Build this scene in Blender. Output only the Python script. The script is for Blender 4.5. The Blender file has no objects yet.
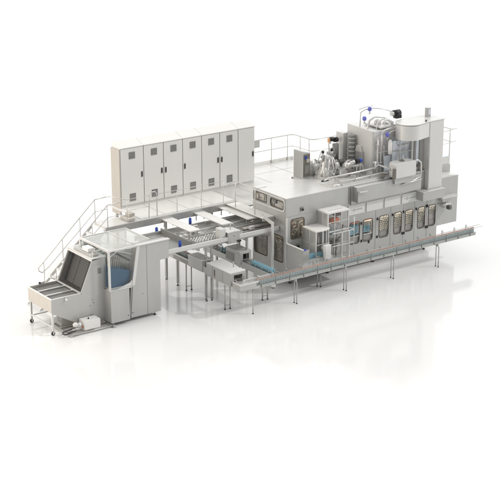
import bpy, bmesh, math, random
from mathutils import Vector, Matrix
random.seed(7)
R = math.radians
scene = bpy.context.scene
COL = scene.collection

# ------------------------------------------------------------------ materials
MATS = {}
def mat(name, col, rough=.4, metal=0., noise=.0, scale=3., bump=0., spec=.5, coat=0.):
    m = bpy.data.materials.new(name); m.use_nodes = True
    nt = m.node_tree; b = nt.nodes['Principled BSDF']
    b.inputs['Base Color'].default_value = (*col, 1)
    b.inputs['Roughness'].default_value = rough
    b.inputs['Metallic'].default_value = metal
    b.inputs['Specular IOR Level'].default_value = spec
    b.inputs['Coat Weight'].default_value = coat
    if noise or bump:
        tc = nt.nodes.new('ShaderNodeTexCoord')
        mp = nt.nodes.new('ShaderNodeMapping'); mp.inputs['Scale'].default_value = (1, 1, .35)
        nz = nt.nodes.new('ShaderNodeTexNoise'); nz.inputs['Scale'].default_value = scale
        nz.inputs['Detail'].default_value = 7; nz.inputs['Roughness'].default_value = .6
        nt.links.new(tc.outputs['Object'], mp.inputs[0]); nt.links.new(mp.outputs[0], nz.inputs['Vector'])
        mr = nt.nodes.new('ShaderNodeMapRange')
        mr.inputs['From Min'].default_value = .3; mr.inputs['From Max'].default_value = .7
        mr.inputs['To Min'].default_value = 1 - noise; mr.inputs['To Max'].default_value = 1 + noise
        nt.links.new(nz.outputs['Fac'], mr.inputs['Value'])
        mx = nt.nodes.new('ShaderNodeVectorMath'); mx.operation = 'SCALE'
        mx.inputs[0].default_value = col
        nt.links.new(mr.outputs[0], mx.inputs['Scale']); nt.links.new(mx.outputs[0], b.inputs['Base Color'])
        mr2 = nt.nodes.new('ShaderNodeMapRange')
        mr2.inputs['To Min'].default_value = max(.05, rough - noise); mr2.inputs['To Max'].default_value = min(1, rough + noise)
        nt.links.new(nz.outputs['Fac'], mr2.inputs['Value']); nt.links.new(mr2.outputs[0], b.inputs['Roughness'])
        if bump:
            bp = nt.nodes.new('ShaderNodeBump'); bp.inputs['Strength'].default_value = bump; bp.inputs['Distance'].default_value = .01
            nt.links.new(nz.outputs['Fac'], bp.inputs['Height']); nt.links.new(bp.outputs[0], b.inputs['Normal'])
    MATS[name] = m
    return m
def glassmat(name, tint, refl):
    m = bpy.data.materials.new(name); m.use_nodes = True
    nt = m.node_tree; nt.nodes.clear()
    o = nt.nodes.new('ShaderNodeOutputMaterial'); mx = nt.nodes.new('ShaderNodeMixShader')
    t = nt.nodes.new('ShaderNodeBsdfTransparent'); t.inputs[0].default_value = (*tint, 1)
    g = nt.nodes.new('ShaderNodeBsdfGlossy'); g.inputs['Roughness'].default_value = .08
    g.inputs[0].default_value = (.95, .95, .95, 1)
    lw = nt.nodes.new('ShaderNodeLayerWeight'); lw.inputs[0].default_value = .5
    pw = nt.nodes.new('ShaderNodeMath'); pw.operation = 'POWER'; pw.inputs[1].default_value = 4
    ad = nt.nodes.new('ShaderNodeMath'); ad.operation = 'MULTIPLY_ADD'; ad.inputs[1].default_value = .45; ad.inputs[2].default_value = .025 + refl
    nt.links.new(lw.outputs['Facing'], pw.inputs[0]); nt.links.new(pw.outputs[0], ad.inputs[0]); nt.links.new(ad.outputs[0], mx.inputs[0])
    nt.links.new(t.outputs[0], mx.inputs[1]); nt.links.new(g.outputs[0], mx.inputs[2]); nt.links.new(mx.outputs[0], o.inputs[0])
    MATS[name] = m
mat('steel', (.515, .515, .50), .32, .38, .06, 1.3)
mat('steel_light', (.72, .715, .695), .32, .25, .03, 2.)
mat('steel_dark', (.30, .30, .285), .4, .3, .05, 3.)
mat('white_paint', (.84, .83, .805), .3, 0, .012, 1.5)
mat('rim', (.10, .085, .07), .5)
mat('haze_panel', (.70, .70, .68), .3)
mat('beige_and_warmlit', (.55, .515, .465), .4, 0, .04, 3.)  # warm light on left-hand faces put into the colour; also plain beige parts
mat('chrome', (.72, .715, .70), .3, .45, .04, 4.)
mat('tube', (.52, .52, .50), .42, .35, .03, 5.)
mat('handrail', (.66, .655, .63), .3, .3, .03, 5.)
mat('grille', (.17, .17, .165), .5)
mat('gap', (.10, .10, .098), .6)
mat('black', (.02, .02, .021), .4)
mat('rubber', (.03, .03, .03), .6)
mat('mesh_grey', (.36, .355, .34), .5, .2, .12, 22., .3)
mat('mesh_dark', (.085, .085, .084), .5, .3, .12, 14., .3)
mat('blue', (.02, .07, .40), .35)
mat('violet', (.17, .18, .62), .3)
mat('belt_blue', (.022, .10, .20), .45, 0, .12, 9., .3)
mat('orange', (.72, .22, .10), .4)
mat('orange_tag', (.75, .42, .22), .5)
mat('cap', (.62, .35, .28), .35)
mat('bottle', (.50, .575, .59), .12, 0, 0, 1, 0, .6)
mat('teal', (.27, .50, .60), .25)
mat('cream', (.78, .73, .63), .4, 0, .3, 9., .2)
mat('pale_blue', (.74, .79, .85), .22)
mat('print', (.45, .45, .44), .5)
mat('label_white', (.82, .82, .80), .4)
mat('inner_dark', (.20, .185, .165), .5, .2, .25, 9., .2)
mat('inner_mid', (.46, .44, .41), .4, .3, .2, 7., .2)
glassmat('glass', (.95, .95, .95), .0)
glassmat('glass_dark', (.80, .78, .75), .03)
glassmat('clear', (.95, .96, .955), .01)

def hazeglass():
    m = MATS['clear'].copy(); m.name = 'haze_glass'; nt = m.node_tree
    out = next(n for n in nt.nodes if n.type == 'OUTPUT_MATERIAL'); mx = nt.nodes.new('ShaderNodeMixShader')
    mx.inputs[0].default_value = .30; d = nt.nodes.new('ShaderNodeBsdfDiffuse'); d.inputs[0].default_value = (.82, .82, .80, 1)
    nt.links.new(out.inputs[0].links[0].from_socket, mx.inputs[1]); nt.links.new(d.outputs[0], mx.inputs[2]); nt.links.new(mx.outputs[0], out.inputs[0])
    MATS['haze_glass'] = m
hazeglass()
def floor_mat():
    m = bpy.data.materials.new('floor_gloss'); m.use_nodes = True
    nt = m.node_tree; b = nt.nodes['Principled BSDF']
    b.inputs['Base Color'].default_value = (.84, .84, .835, 1)
    b.inputs['Specular IOR Level'].default_value = .50
    tc = nt.nodes.new('ShaderNodeTexCoord'); nz = nt.nodes.new('ShaderNodeTexNoise'); nz.inputs['Scale'].default_value = .35
    mr = nt.nodes.new('ShaderNodeMapRange'); mr.inputs['To Min'].default_value = .06; mr.inputs['To Max'].default_value = .13
    nt.links.new(tc.outputs['Object'], nz.inputs['Vector']); nt.links.new(nz.outputs['Fac'], mr.inputs['Value'])
    nt.links.new(mr.outputs[0], b.inputs['Roughness'])
    MATS['floor'] = m
floor_mat()

# ------------------------------------------------------------------ mesh builder
class MB:
    def __init__(s): s.bm = bmesh.new(); s.mats = []; s.cur = 0
    def m(s, name):
        if name not in s.mats: s.mats.append(name)
        s.cur = s.mats.index(name); return s
    def _f(s, f): f.material_index = s.cur
    def box(s, x0, x1, y0, y1, z0, z1):
        return s.hexa([(x0,y0,z0),(x1,y0,z0),(x1,y1,z0),(x0,y1,z0),(x0,y0,z1),(x1,y0,z1),(x1,y1,z1),(x0,y1,z1)])
    def hexa(s, P):
        v = [s.bm.verts.new(p) for p in P]
        for q in ((0,3,2,1),(4,5,6,7),(0,1,5,4),(1,2,6,5),(2,3,7,6),(3,0,4,7)):
            s._f(s.bm.faces.new([v[i] for i in q]))
        return s
    def prism(s, pts, a, b, axis='y'):
        """extrude a 2D outline: axis y -> pts are (x,z); z -> (x,y); x -> (y,z)"""
        def P(p, t):
            return {'y': (p[0], t, p[1]), 'z': (p[0], p[1], t), 'x': (t, p[0], p[1])}[axis]
        A = [s.bm.verts.new(P(p, a)) for p in pts]; B = [s.bm.verts.new(P(p, b)) for p in pts]
        n = len(pts)
        fs = [s.bm.faces.new(A), s.bm.faces.new(list(reversed(B)))]
        for i in range(n): fs.append(s.bm.faces.new((A[i], B[i], B[(i+1) % n], A[(i+1) % n])))
        for f in fs: s._f(f)
        bmesh.ops.recalc_face_normals(s.bm, faces=fs)
        return s
    def cyl(s, p, q, r, r2=None, n=12, smooth=True):
        p = Vector(p); q = Vector(q); r2 = r if r2 is None else r2
        d = (q - p).normalized(); a = d.orthogonal().normalized(); b = d.cross(a)
        A = []; B = []
        for i in range(n):
            t = 2*math.pi*i/n; u = a*math.cos(t) + b*math.sin(t)
            A.append(s.bm.verts.new(p + u*r)); B.append(s.bm.verts.new(q + u*r2))
        fs = [s.bm.faces.new(list(reversed(A))), s.bm.faces.new(B)]
        for i in range(n):
            f = s.bm.faces.new((A[i], A[(i+1) % n], B[(i+1) % n], B[i])); f.smooth = smooth; fs.append(f)
        for f in fs: s._f(f)
        return s
    def tube(s, pts, r, n=8):
        pts = [Vector(p) for p in pts]
        rings = []
        prev = None
        for i, p in enumerate(pts):
            if i == 0: d = pts[1] - p
            elif i == len(pts)-1: d = p - pts[i-1]
            else: d = (pts[i+1]-p).normalized() + (p-pts[i-1]).normalized()
            d.normalize()
            a = (prev - d*prev.dot(d)) if prev is not None else d.orthogonal()
            a.normalize(); prev = a; b = d.cross(a)
            rings.append([s.bm.verts.new(p + (a*math.cos(2*math.pi*k/n) + b*math.sin(2*math.pi*k/n))*r) for k in range(n)])
        for A, B in zip(rings, rings[1:]):
            for k in range(n):
                f = s.bm.faces.new((A[k], A[(k+1) % n], B[(k+1) % n], B[k])); f.smooth = True; s._f(f)
        s._f(s.bm.faces.new(list(reversed(rings[0])))); s._f(s.bm.faces.new(rings[-1]))
        return s
    def lathe(s, c, prof, n=20, axis='z'):
        c = Vector(c); rings = []
        for r, h in prof:
            ring = []
            for k in range(n):
                t = 2*math.pi*k/n
                v = {'z': (r*math.cos(t), r*math.sin(t), h), 'y': (r*math.cos(t), h, r*math.sin(t)), 'x': (h, r*math.cos(t), r*math.sin(t))}[axis]
                ring.append(s.bm.verts.new(c + Vector(v)))
            rings.append(ring)
        fs = []
        for A, B in zip(rings, rings[1:]):
            for k in range(n):
                f = s.bm.faces.new((A[k], A[(k+1) % n], B[(k+1) % n], B[k])); f.smooth = True; fs.append(f)
        fs += [s.bm.faces.new(list(reversed(rings[0]))), s.bm.faces.new(rings[-1])]
        for f in fs: s._f(f)
        bmesh.ops.recalc_face_normals(s.bm, faces=fs)
        return s
    def ball(s, c, r, sx=1, sy=1, sz=1):
        g = bmesh.ops.create_icosphere(s.bm, subdivisions=2, radius=r)
        for v in g['verts']: v.co = Vector((v.co.x*sx, v.co.y*sy, v.co.z*sz)) + Vector(c)
        for f in {f for v in g['verts'] for f in v.link_faces}: f.smooth = True; s._f(f)
        return s
    def ring(s, outer, inner, a, b, axis='y'):
        """frame between two same-length outlines, extruded a..b"""
        def P(p, t):
            return {'y': (p[0], t, p[1]), 'z': (p[0], p[1], t), 'x': (t, p[0], p[1])}[axis]
        n = len(outer)
        V = [[s.bm.verts.new(P(p, t)) for p in o] for t in (a, b) for o in (outer, inner)]
        fs = []
        for i in range(n):
            j = (i+1) % n
            fs += [s.bm.faces.new((V[0][i], V[0][j], V[1][j], V[1][i])), s.bm.faces.new((V[2][i], V[3][i], V[3][j], V[2][j])),
                   s.bm.faces.new((V[0][i], V[2][i], V[2][j], V[0][j])), s.bm.faces.new((V[1][i], V[1][j], V[3][j], V[3][i]))]
        for f in fs: s._f(f)
        bmesh.ops.recalc_face_normals(s.bm, faces=fs)
        return s
    def wall(s, a0, a1, z0, z1, holes, t, axis='y', thick=.03):
        """a flat wall with rectangular openings, tiled; outside face at t"""
        xs = sorted({a0, a1, *[h[0] for h in holes], *[h[1] for h in holes]})
        zs = sorted({z0, z1, *[h[2] for h in holes], *[h[3] for h in holes]})
        # merge cells columnwise: solid columns stay whole
        for i in range(len(xs)-1):
            cx = (xs[i]+xs[i+1])/2; hs = [h for h in holes if h[0] < cx < h[1]]
            cuts = [(z0, z1)]
            for h in hs:
                nc = []
                for c in cuts:
                    if h[2] >= c[1] or h[3] <= c[0]: nc.append(c); continue
                    if h[2] > c[0]: nc.append((c[0], h[2]))
                    if h[3] < c[1]: nc.append((h[3], c[1]))
                cuts = nc
            for c in cuts:
                if axis == 'y': s.box(xs[i], xs[i+1], t, t+thick, c[0], c[1])
                else: s.box(t, t+thick, xs[i], xs[i+1], c[0], c[1])
        return s
    def build(s, name, parent=None, kind=None, label=None, cat=None, group=None, loc=None, bevel=0.):
        me = bpy.data.meshes.new(name)
        off = Vector(LOC[parent.name]) if parent is not None else Vector(loc or (0, 0, 0))
        if parent is not None: bmesh.ops.translate(s.bm, verts=s.bm.verts, vec=-off)
        s.bm.to_mesh(me); s.bm.free()
        for n_ in s.mats: me.materials.append(MATS[n_])
        o = bpy.data.objects.new(name, me); COL.objects.link(o)
        if parent is not None:
            o.parent = parent; LOC[o.name] = LOC[parent.name]
        else:
            o.location = off; LOC[o.name] = tuple(off) if loc else (0,0,0)
        if bevel:
            b = o.modifiers.new('bevel', 'BEVEL'); b.width = bevel; b.segments = 2; b.limit_method = 'ANGLE'; b.angle_limit = R(40)
        if kind: o['kind'] = kind
        if label: o['label'] = label
        if cat: o['category'] = cat
        if group: o['group'] = group
        return o
LOC = {}
def thing(name, label, cat, loc, group=None):
    o = bpy.data.objects.new(name, None); COL.objects.link(o); o.location = loc; o.empty_display_size = .1
    LOC[o.name] = tuple(loc); o['label'] = label; o['category'] = cat
    if group: o['group'] = group
    return o
def copy_tree(o, dx, label=None, parent=None):
    c = o.copy(); COL.objects.link(c)
    if parent is None: c.location = o.location + Vector(dx)
    else: c.parent = parent
    LOC[c.name] = tuple(c.location)
    if label: c['label'] = label
    for ch in list(o.children): copy_tree(ch, dx, None, c)
    return c
def rrect(a0, a1, z0, z1, r, n=4):
    P = []
    for cx, cz, t0 in ((a1-r, z1-r, 0), (a0+r, z1-r, 90), (a0+r, z0+r, 180), (a1-r, z0+r, 270)):
        for k in range(n+1):
            t = R(t0 + 90*k/n); P.append((cx + r*math.cos(t), cz + r*math.sin(t)))
    return P
def window(parent, a0, a1, z0, z1, t, axis='y', r=.12, glass='glass', rim='rim'):
    """rounded machine window over a rectangular opening: corner fill, dark rubber rim, pane"""
    e = .012
    N = 4
    o = rrect(a0, a1, z0, z1, .001, N); i = rrect(a0, a1, z0, z1, r, N)
    f = MB().m('steel').ring(o, i, t+.002, t+.028, axis)
    f.m(rim).ring(rrect(a0-.012, a1+.012, z0-.012, z1+.012, r+.01, N), rrect(a0+.012, a1-.012, z0+.012, z1-.012, r-.01, N), t-.012, t-.001, axis)
    w = f.build('window', parent)
    p = MB().m(glass).prism(rrect(a0+.01, a1-.01, z0+.01, z1-.01, r, N), t+.010, t+.016, axis)
    p.build('pane', w)
    return w
def foot(mb, x, y, z=.0, r=.035):
    mb.m('black').cyl((x, y, z+.002), (x, y, z+.03), r, r*.7, 10)
    mb.m('tube').cyl((x, y, z+.03), (x, y, z+.10), r*.35, n=6)

# ------------------------------------------------------------------ setting
MB().m('floor').box(-170, 230, -120, 280, -.2, 0).build('floor', kind='structure', label='glossy white studio floor under the machines')

# ------------------------------------------------------------------ INFEED: tilting tray + hood
T = thing('infeed_hopper', 'grey infeed hopper with open mesh tray on castors and dark slatted hood', 'hopper', (-6.9, 1.9, 0))
yf, yb = 1.05, 2.72
tray = MB().m('beige_and_warmlit')  # tray walls tinted beige: warm light from the left is in the colour
tray.box(-7.60, -7.57, yf+.03, yb, .83, 1.31)             # end wall
tray.box(-7.57, -6.45, yb-.03, yb, .83, 1.31)
tray.m('steel').box(-7.57, -6.45, yf+.03, yb-.03, .84, .87)
tray.m('steel_light')
for y in (1.62, 2.17): tray.box(-7.57, -6.40, y-.03, y+.03, 1.27, 1.30)
tray.box(-7.62, -7.56, yf, yb+.02, 1.312, 1.335); tray.box(-7.56, -6.42, yf, yf+.05, 1.312, 1.335); tray.box(-7.56, -6.42, yb-.03, yb+.02, 1.312, 1.335)
tray.box(-6.46, -6.40, yf+.05, yb-.03, 1.29, 1.33)
tr = tray.build('tray', T)
gm = MB().m('mesh_grey').box(-7.56, -6.46, yf+.05, yb-.05, 1.23, 1.245)
for k in range(14): gm.m('steel_dark').box(-7.55+.08*k, -7.54+.08*k, yf+.05, yb-.05, 1.246, 1.258)
for k in range(18): gm.box(-7.56, -6.46, yf+.1+.088*k, yf+.108+.088*k, 1.259, 1.266)
gm.build('mesh_panel', tr)
MB().m('chrome').cyl((-7.1, yb+.02, 1.36), (-6.95, yb+.02, 1.36), .035).m('black').ball((-7.12, yb+.02, 1.36), .045).build('latch', tr)
MB().m('white_paint').cyl((-7.05, yf-.005, 1.24), (-7.05, yf-.09, 1.24), .05, .04).build('knob', tr)
sp = MB().m('steel').prism([(-7.60, .82), (-7.60, 1.31), (-6.45, 1.31), (-5.96, 2.40), (-5.42, 2.46), (-5.42, .14), (-6.2, .14), (-6.75, .34)], yf, yf+.03, 'y')
side = sp.build('side_panel', T)
vt = MB()
for k in range(6): vt.m('gap').box(-5.75+.0*k, -5.60, yf-.006, yf-.001, 1.90+.035*k, 1.915+.035*k)
for (px_, pz_) in ((-6.0, 1.0), (-5.95, .88), (-6.1, .80)): MB().m('gap').cyl((px_, yf-.01, pz_), (px_, yf-.002, pz_), .014).build('screw', side)
vt.build('vent', side)
MB().m('steel').prism([(-6.45, .82), (-6.45, 1.31), (-5.96, 2.40), (-5.42, 2.46), (-5.42, .14), (-6.2, .14)], yb-.03, yb, 'y').build('side_panel', T)
hood = MB().m('steel_light').box(-5.98, -5.40, yf, yb, 2.455, 2.485)
hood.box(-6.0, -5.95, yf-.01, yb+.01, 2.39, 2.454)
hood.m('mesh_grey').prism([(-6.44, 1.30), (-5.94, 2.38), (-5.50, 2.38), (-5.9, 1.30)], yb-.06, yb-.032, 'y')
hood.build('hood', T)
sl = MB()
a = Vector((-6.16, 0, 1.33)); b = Vector((-5.72, 0, 2.36)); d = (b-a).normalized(); nrm = Vector((-d.z, 0, d.x))
def slat(y0, y1, t0, t1, h0, h1, m):
    q = []
    for hh in (h0, h1):
        for (y, t) in ((y0, t0), (y1, t0), (y1, t1), (y0, t1)):
            p = a + d*t + nrm*hh; q.append((p.x, y, p.z))
    sl.m(m).hexa(q)
L_ = (b-a).length
slat(yf+.04, yb-.07, 0, L_, -.03, 0, 'mesh_dark')
for k in range(14): slat(yf+.05, yb-.08, .02+.078*k, .05+.078*k, .001, .016, 'mesh_dark')
for y in (1.5, 2.1): slat(y, y+.02, 0, L_, .018, .024, 'mesh_dark')
sl.build('tilting_panel', T)
for (x, y) in ((-7.54, 1.12), (-7.54, 2.66), (-6.5, 2.66)):
    lg = MB().m('steel_light').box(x-.03, x+.03, y-.03, y+.03, .17, .83).build('leg', T)
    MB().m('rubber').cyl((x, y-.02, .07), (x, y+.02, .07), .07).m('chrome').box(x-.02, x+.02, y-.045, y-.025, .05, .18).box(x-.02, x+.02, y+.025, y+.045, .05, .18).box(x-.02,x+.02,y-.045,y+.045,.15,.168).build('castor', lg)
MB().m('steel_light').box(-7.565, -7.52, 1.15, 2.63, .28, .33).box(-7.5, -6.0, 2.64, 2.68, .26, .30).build('stretcher', T)

fr = thing('floor_skid', 'low tubular steel skid lying on the floor under the infeed tray', 'skid', (-6.6, 1.4, 0))
k_ = MB().m('tube')
for y in (.62, 1.0, 1.5, 2.0): k_.cyl((-7.1, y, .05), (-5.4, y, .05), .03)
k_.m('steel').box(-7.0, -6.2, 1.5, 2.2, .085, .20).box(-7.15, -7.08, .55, 2.1, .02, .08).box(-5.5, -5.4, .5, 2.1, .02, .08)
k_.build('skid_frame', fr)

mu = thing('drive_unit', 'small white enamel drive box on the floor beside the infeed hopper, black cables leaving it', 'drive unit', (-6.25, .75, 0))
MB().m('white_paint').prism([(-6.58, .12), (-6.58, .42), (-6.56, .44), (-5.97, .44), (-5.95, .42), (-5.95, .12)], .62, 1.02, 'y').box(-6.5, -6.0, .66, .98, .09, .118).build('housing', mu, bevel=.01)
MB().m('steel_light').cyl((-6.58, .8, .29), (-6.80, .8, .29), .09).m('white_paint').ball((-6.84, .8, .33), .095).m('tube').cyl((-6.70, .72, .20), (-7.0, .72, .20), .04).build('motor', mu)
MB().m('black').tube([(-6.80, .74, .16), (-7.05, .72, .12), (-7.3, .70, .10), (-7.36, .78, .12), (-7.3, .86, .14), (-6.9, .88, .18), (-6.6, .86, .2)], .022).build('cable', mu)
MB().m('black').cyl((-6.32, .8, .44), (-6.32, .8, .49), .025).build('plug', mu)
MB().m('orange').cyl((-6.63, .7, .22), (-6.60, .7, .22), .03).build('plug', mu)

# ------------------------------------------------------------------ INFEED cabinet
C_ = thing('unscrambler_cabinet', 'large grey infeed cabinet with see-through roof and side window over a dark blue belt', 'cabinet', (-4.3, 1.8, 0))
bd = MB().m('steel').prism([(-4.34, 2.74), (-3.05, 2.74), (-3.05, 2.04), (-3.42, 2.04), (-3.42, .13), (-4.74, .13), (-4.64, 1.31)], .68, 1.02, 'y')
bd.box(-4.70, -3.42, 1.021, 2.72, .13, 2.06)
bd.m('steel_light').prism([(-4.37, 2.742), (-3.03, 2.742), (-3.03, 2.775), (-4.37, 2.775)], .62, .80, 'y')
body = bd.build('body', C_, bevel=.012)
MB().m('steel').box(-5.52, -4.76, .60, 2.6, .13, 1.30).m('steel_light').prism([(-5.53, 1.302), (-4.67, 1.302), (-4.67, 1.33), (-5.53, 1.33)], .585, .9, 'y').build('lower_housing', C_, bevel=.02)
sm = MB().m('gap').prism([(-4.725, .14), (-4.755, .14), (-4.655, 1.30), (-4.628, 1.30)], .592, .60, 'y').cyl((-4.60, .672, .32), (-4.60, .678, .32), .02).cyl((-4.83, .592, .30), (-4.83, .598, .30), .02)
sm.cyl((-4.18, .672, .95), (-4.18, .678, .95), .012).box(-3.98, -3.975, .674, .679, .14, 2.7)
sm.build('door_seam', body)
gf = MB().m('steel_light')
gf.box(-5.52, -5.46, .66, .74, 1.33, 2.76); gf.box(-5.52, -5.46, 2.6, 2.68, 1.33, 2.76)
gf.prism([(-4.62, 1.33), (-4.50, 1.33), (-4.26, 2.741), (-4.38, 2.741)], .655, .679, 'y')
gf.prism([(-5.20, 1.332), (-4.63, 1.332), (-4.60, 1.55), (-4.70, 1.46)], .66, .69, 'y')
gf.box(-5.46, -4.37, .66, .72, 2.715, 2.77); gf.box(-5.46, -4.37, 2.62, 2.68, 2.715, 2.77)
gf.box(-5.52, -5.455, .74, 2.60, 2.70, 2.77)
gf.box(-3.66, -3.60, 1.03, 2.68, 2.715, 2.77).box(-4.37, -3.66, 2.62, 2.68, 2.715, 2.77).box(-3.66, -3.60, 2.62, 2.68, 2.07, 2.714).box(-4.38, -4.34, 1.03, 2.62, 2.72, 2.765)
gf.box(-6.0, -5.53, .95, 1.0, 2.49, 2.53).box(-5.99, -5.97, .96, .98, 2.53, 2.78).box(-5.97, -5.53, .96, .975, 2.765, 2.78)
gf.build('glazing_frame', C_)
MB().m('haze_glass').box(-5.455, -4.385, .72, 2.62, 2.74, 2.752).build('roof_glazing', C_)
MB().m('haze_glass').box(-4.335, -3.665, 1.03, 2.62, 2.74, 2.752).build('roof_glazing', C_)
MB().m('haze_glass').box(-5.45, -3.665, 2.60, 2.608, 1.35, 2.714).build('rear_glazing', C_)
MB().m('clear').box(-5.45, -4.60, .675, .683, 1.335, 2.712).build('side_glazing', C_)
MB().m('clear').box(-5.49, -5.483, .75, 2.6, 1.34, 2.70).build('side_glazing', C_)
MB().m('steel').box(-5.4, -4.7, 2.56, 2.59, 1.3, 2.70).m('haze_panel').box(-5.45, -4.45, .8, 2.55, 1.31, 1.35).build('inner_wall', C_)
MB().m('belt_blue').hexa([(-5.42, .80, 1.36), (-4.68, .80, 1.36), (-4.68, 2.5, 1.36), (-5.42, 2.5, 1.36), (-5.42, .80, 2.10), (-4.58, .80, 1.86), (-4.58, 2.5, 1.86), (-5.42, 2.5, 2.10)]).build('belt', C_)
bs = MB()
for i in range(11):
    for j in range(5):
        bs.m('inner_mid').cyl((-5.37+.075*i, 1.0+.3*j, 1.85), (-5.37+.075*i, 1.0+.3*j, 2.40-.02*i), .028, .02, 6)
bs.m('steel_light').box(-5.43, -4.6, 1.9, 2.4, 2.27, 2.30)
for k in range(5): bs.tube([(-5.4, .85+.35*k, 2.45), (-5.0, .95+.35*k, 2.6), (-4.45, .85+.35*k, 2.42), (-4.0, .9+.35*k, 2.3), (-3.7, .8+.4*k, 2.2)], .025, 6)
bs.build('bottle_guides', C_)
for i, (x, y) in enumerate(((-3.62, .80), (-5.38, .72), (-3.62, 2.6), (-5.3, 2.5))):
    f_ = MB(); foot(f_, x, y, 0, .06); f_.m('tube').box(x-.04, x+.04, y-.04, y+.04, .09, .128); f_.build('foot', C_)
# tubes and rods over the hopper roof
MB().m('tube').cyl((-5.7, 1.3, 2.49), (-5.7, 1.3, 2.75), .02).cyl((-5.7, 2.2, 2.49), (-5.7, 2.2, 2.75), .02).box(-5.9, -5.6, 1.2, 2.4, 2.49, 2.56).m('white_paint').box(-5.85, -5.6, 1.5, 1.9, 2.57, 2.7).build('sensor_bracket', T)

# ------------------------------------------------------------------ STAIRS + PLATFORM
st = thing('staircase', 'steep open staircase with tubular double handrails behind the infeed hopper', 'staircase', (-6.6, 3.95, 0))
ang = math.atan2(2.55, 2.9)
for y in (3.5, 4.4):
    MB().m('steel_light').prism([(-6.80, .02), (-6.66, .02), (-3.95, 2.46), (-3.95, 2.56)], y-.02, y+.02, 'y').build('stringer', st)
for k in range(11):
    x = -6.62 + k*.262; z = .22 + k*.232
    MB().m('white_paint').box(x-.11, x+.11, 3.53, 4.37, z-.015, z).build('tread', st)
for y in (3.5, 4.4):
    rl = MB().m('handrail')
    x0, z0 = -6.28, 1.28; x1, z1 = -3.85, 3.45
    sl_ = (z1-z0)/(x1-x0)
    up = [(x1, y, z1), (-3.35, y, z1+.02)] if y > 4 else [(x1, y, z1), (-3.2, y, z1+.02)]
    rl.tube([(x0+.16, y, z0-.20), (x0+.02, y, z0-.12), (x0, y, z0)] + up, .021)
    rl.tube([(x0+.16, y, z0-.20), (x0+.45, y, z0+.45*sl_-.42), (x1, y, z1-.47), up[1][:2] + (z1-.45,)], .016)
    rl.build('handrail', st)
    for x in (-6.05, -5.25, -4.5, -3.85):
        zt = z0 + (x-x0)*sl_
        MB().m('handrail').cyl((x, y, zt), (x, y, zt-1.0 if x > -6 else zt-.95), .017).build('post', st)

pf = thing('platform', 'pale raised service platform carrying the white control cabinets, thick front beam', 'platform', (.5, 4.6, 0))
MB().m('steel_light').box(-2.3, 1.94, 3.70, 5.95, 2.54, 2.60).m('white_paint').box(-2.3, 1.94, 3.72, 5.9, 2.601, 2.612).m('steel_light').box(1.941, 7.62, 2.78, 7.36, 2.54, 2.612).box(7.621, 9.5, 2.78, 6.05, 2.54, 2.612).box(-3.9, -2.31, 3.555, 4.45, 2.54, 2.598).build('deck', pf)
MB().m('steel').box(-3.95, 1.93, 3.48, 3.55, 2.36, 2.605).m('steel_light').box(-2.3, 1.93, 3.552, 3.698, 2.50, 2.599).build('beam', pf)
for (x, y) in ((-1.2, 3.74), (.9, 3.74), (.5, 5.5), (3.0, 3.74), (-2.2, 5.6), (3.4, 5.5), (-3.4, 4.3), (5.5, 7.2), (7.5, 7.2), (9.3, 5.9), (9.3, 3.2)):
    c = MB().m('tube').box(x-.04, x+.04, y-.04, y+.04, .03, 2.53); foot(c, x, y, 0, .05); c.build('column', pf)
MB().m('beige_and_warmlit').box(-2.9, -2.6, 3.62, 4.2, 2.605, 2.72).box(-2.75, -2.5, 3.8, 4.1, 2.722, 2.85).build('cable_box', pf, bevel=.02)
for x in (-1.25, -.15, .95, 2.05, 3.1): MB().m('print').box(x-.006, x+.006, 3.72, 5.2, 2.613, 2.617).build('deck_joint', pf)
for x in (4.6, 6.2): MB().m('print').box(x-.006, x+.006, 2.8, 7.3, 2.613, 2.617).build('deck_joint', pf)
MB().m('steel').box(3.2, 7.6, 6.2, 6.212, 2.613, 2.617).build('deck_joint', pf)

rg = thing('guard_railing', 'thin low tube railing along the platform edge in front of the control cabinets', 'railing', (.2, 3.62, 2.6))
xs_ = (-2.9, -1.95, -1.65, -.6, .6, 1.4)
tb = MB().m('handrail').tube([(-3.3, 4.4, 3.47), (-3.15, 4.2, 3.47), (-2.95, 3.62, 3.47)], .016)
tb.tube([(-2.0, 3.62, 2.62), (-1.98, 3.62, 3.5), (-1.9, 3.62, 3.58), (-1.72, 3.62, 3.58), (-1.65, 3.62, 3.5), (-1.64, 3.62, 2.62)], .018)
tb.tube([(-2.95, 3.62, 3.47), (-2.0, 3.62, 3.47)], .011).tube([(-1.64, 3.62, 3.47), (1.38, 3.62, 3.47)], .011).tube([(-2.95, 3.62, 3.05), (-2.0, 3.62, 3.05)], .008)
tb.build('top_rail', rg)
for x in (-2.95, -.75, .35, 1.38): MB().m('handrail').cyl((x, 3.62, 2.61), (x, 3.62, 3.47), .012).build('post', rg)

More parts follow.
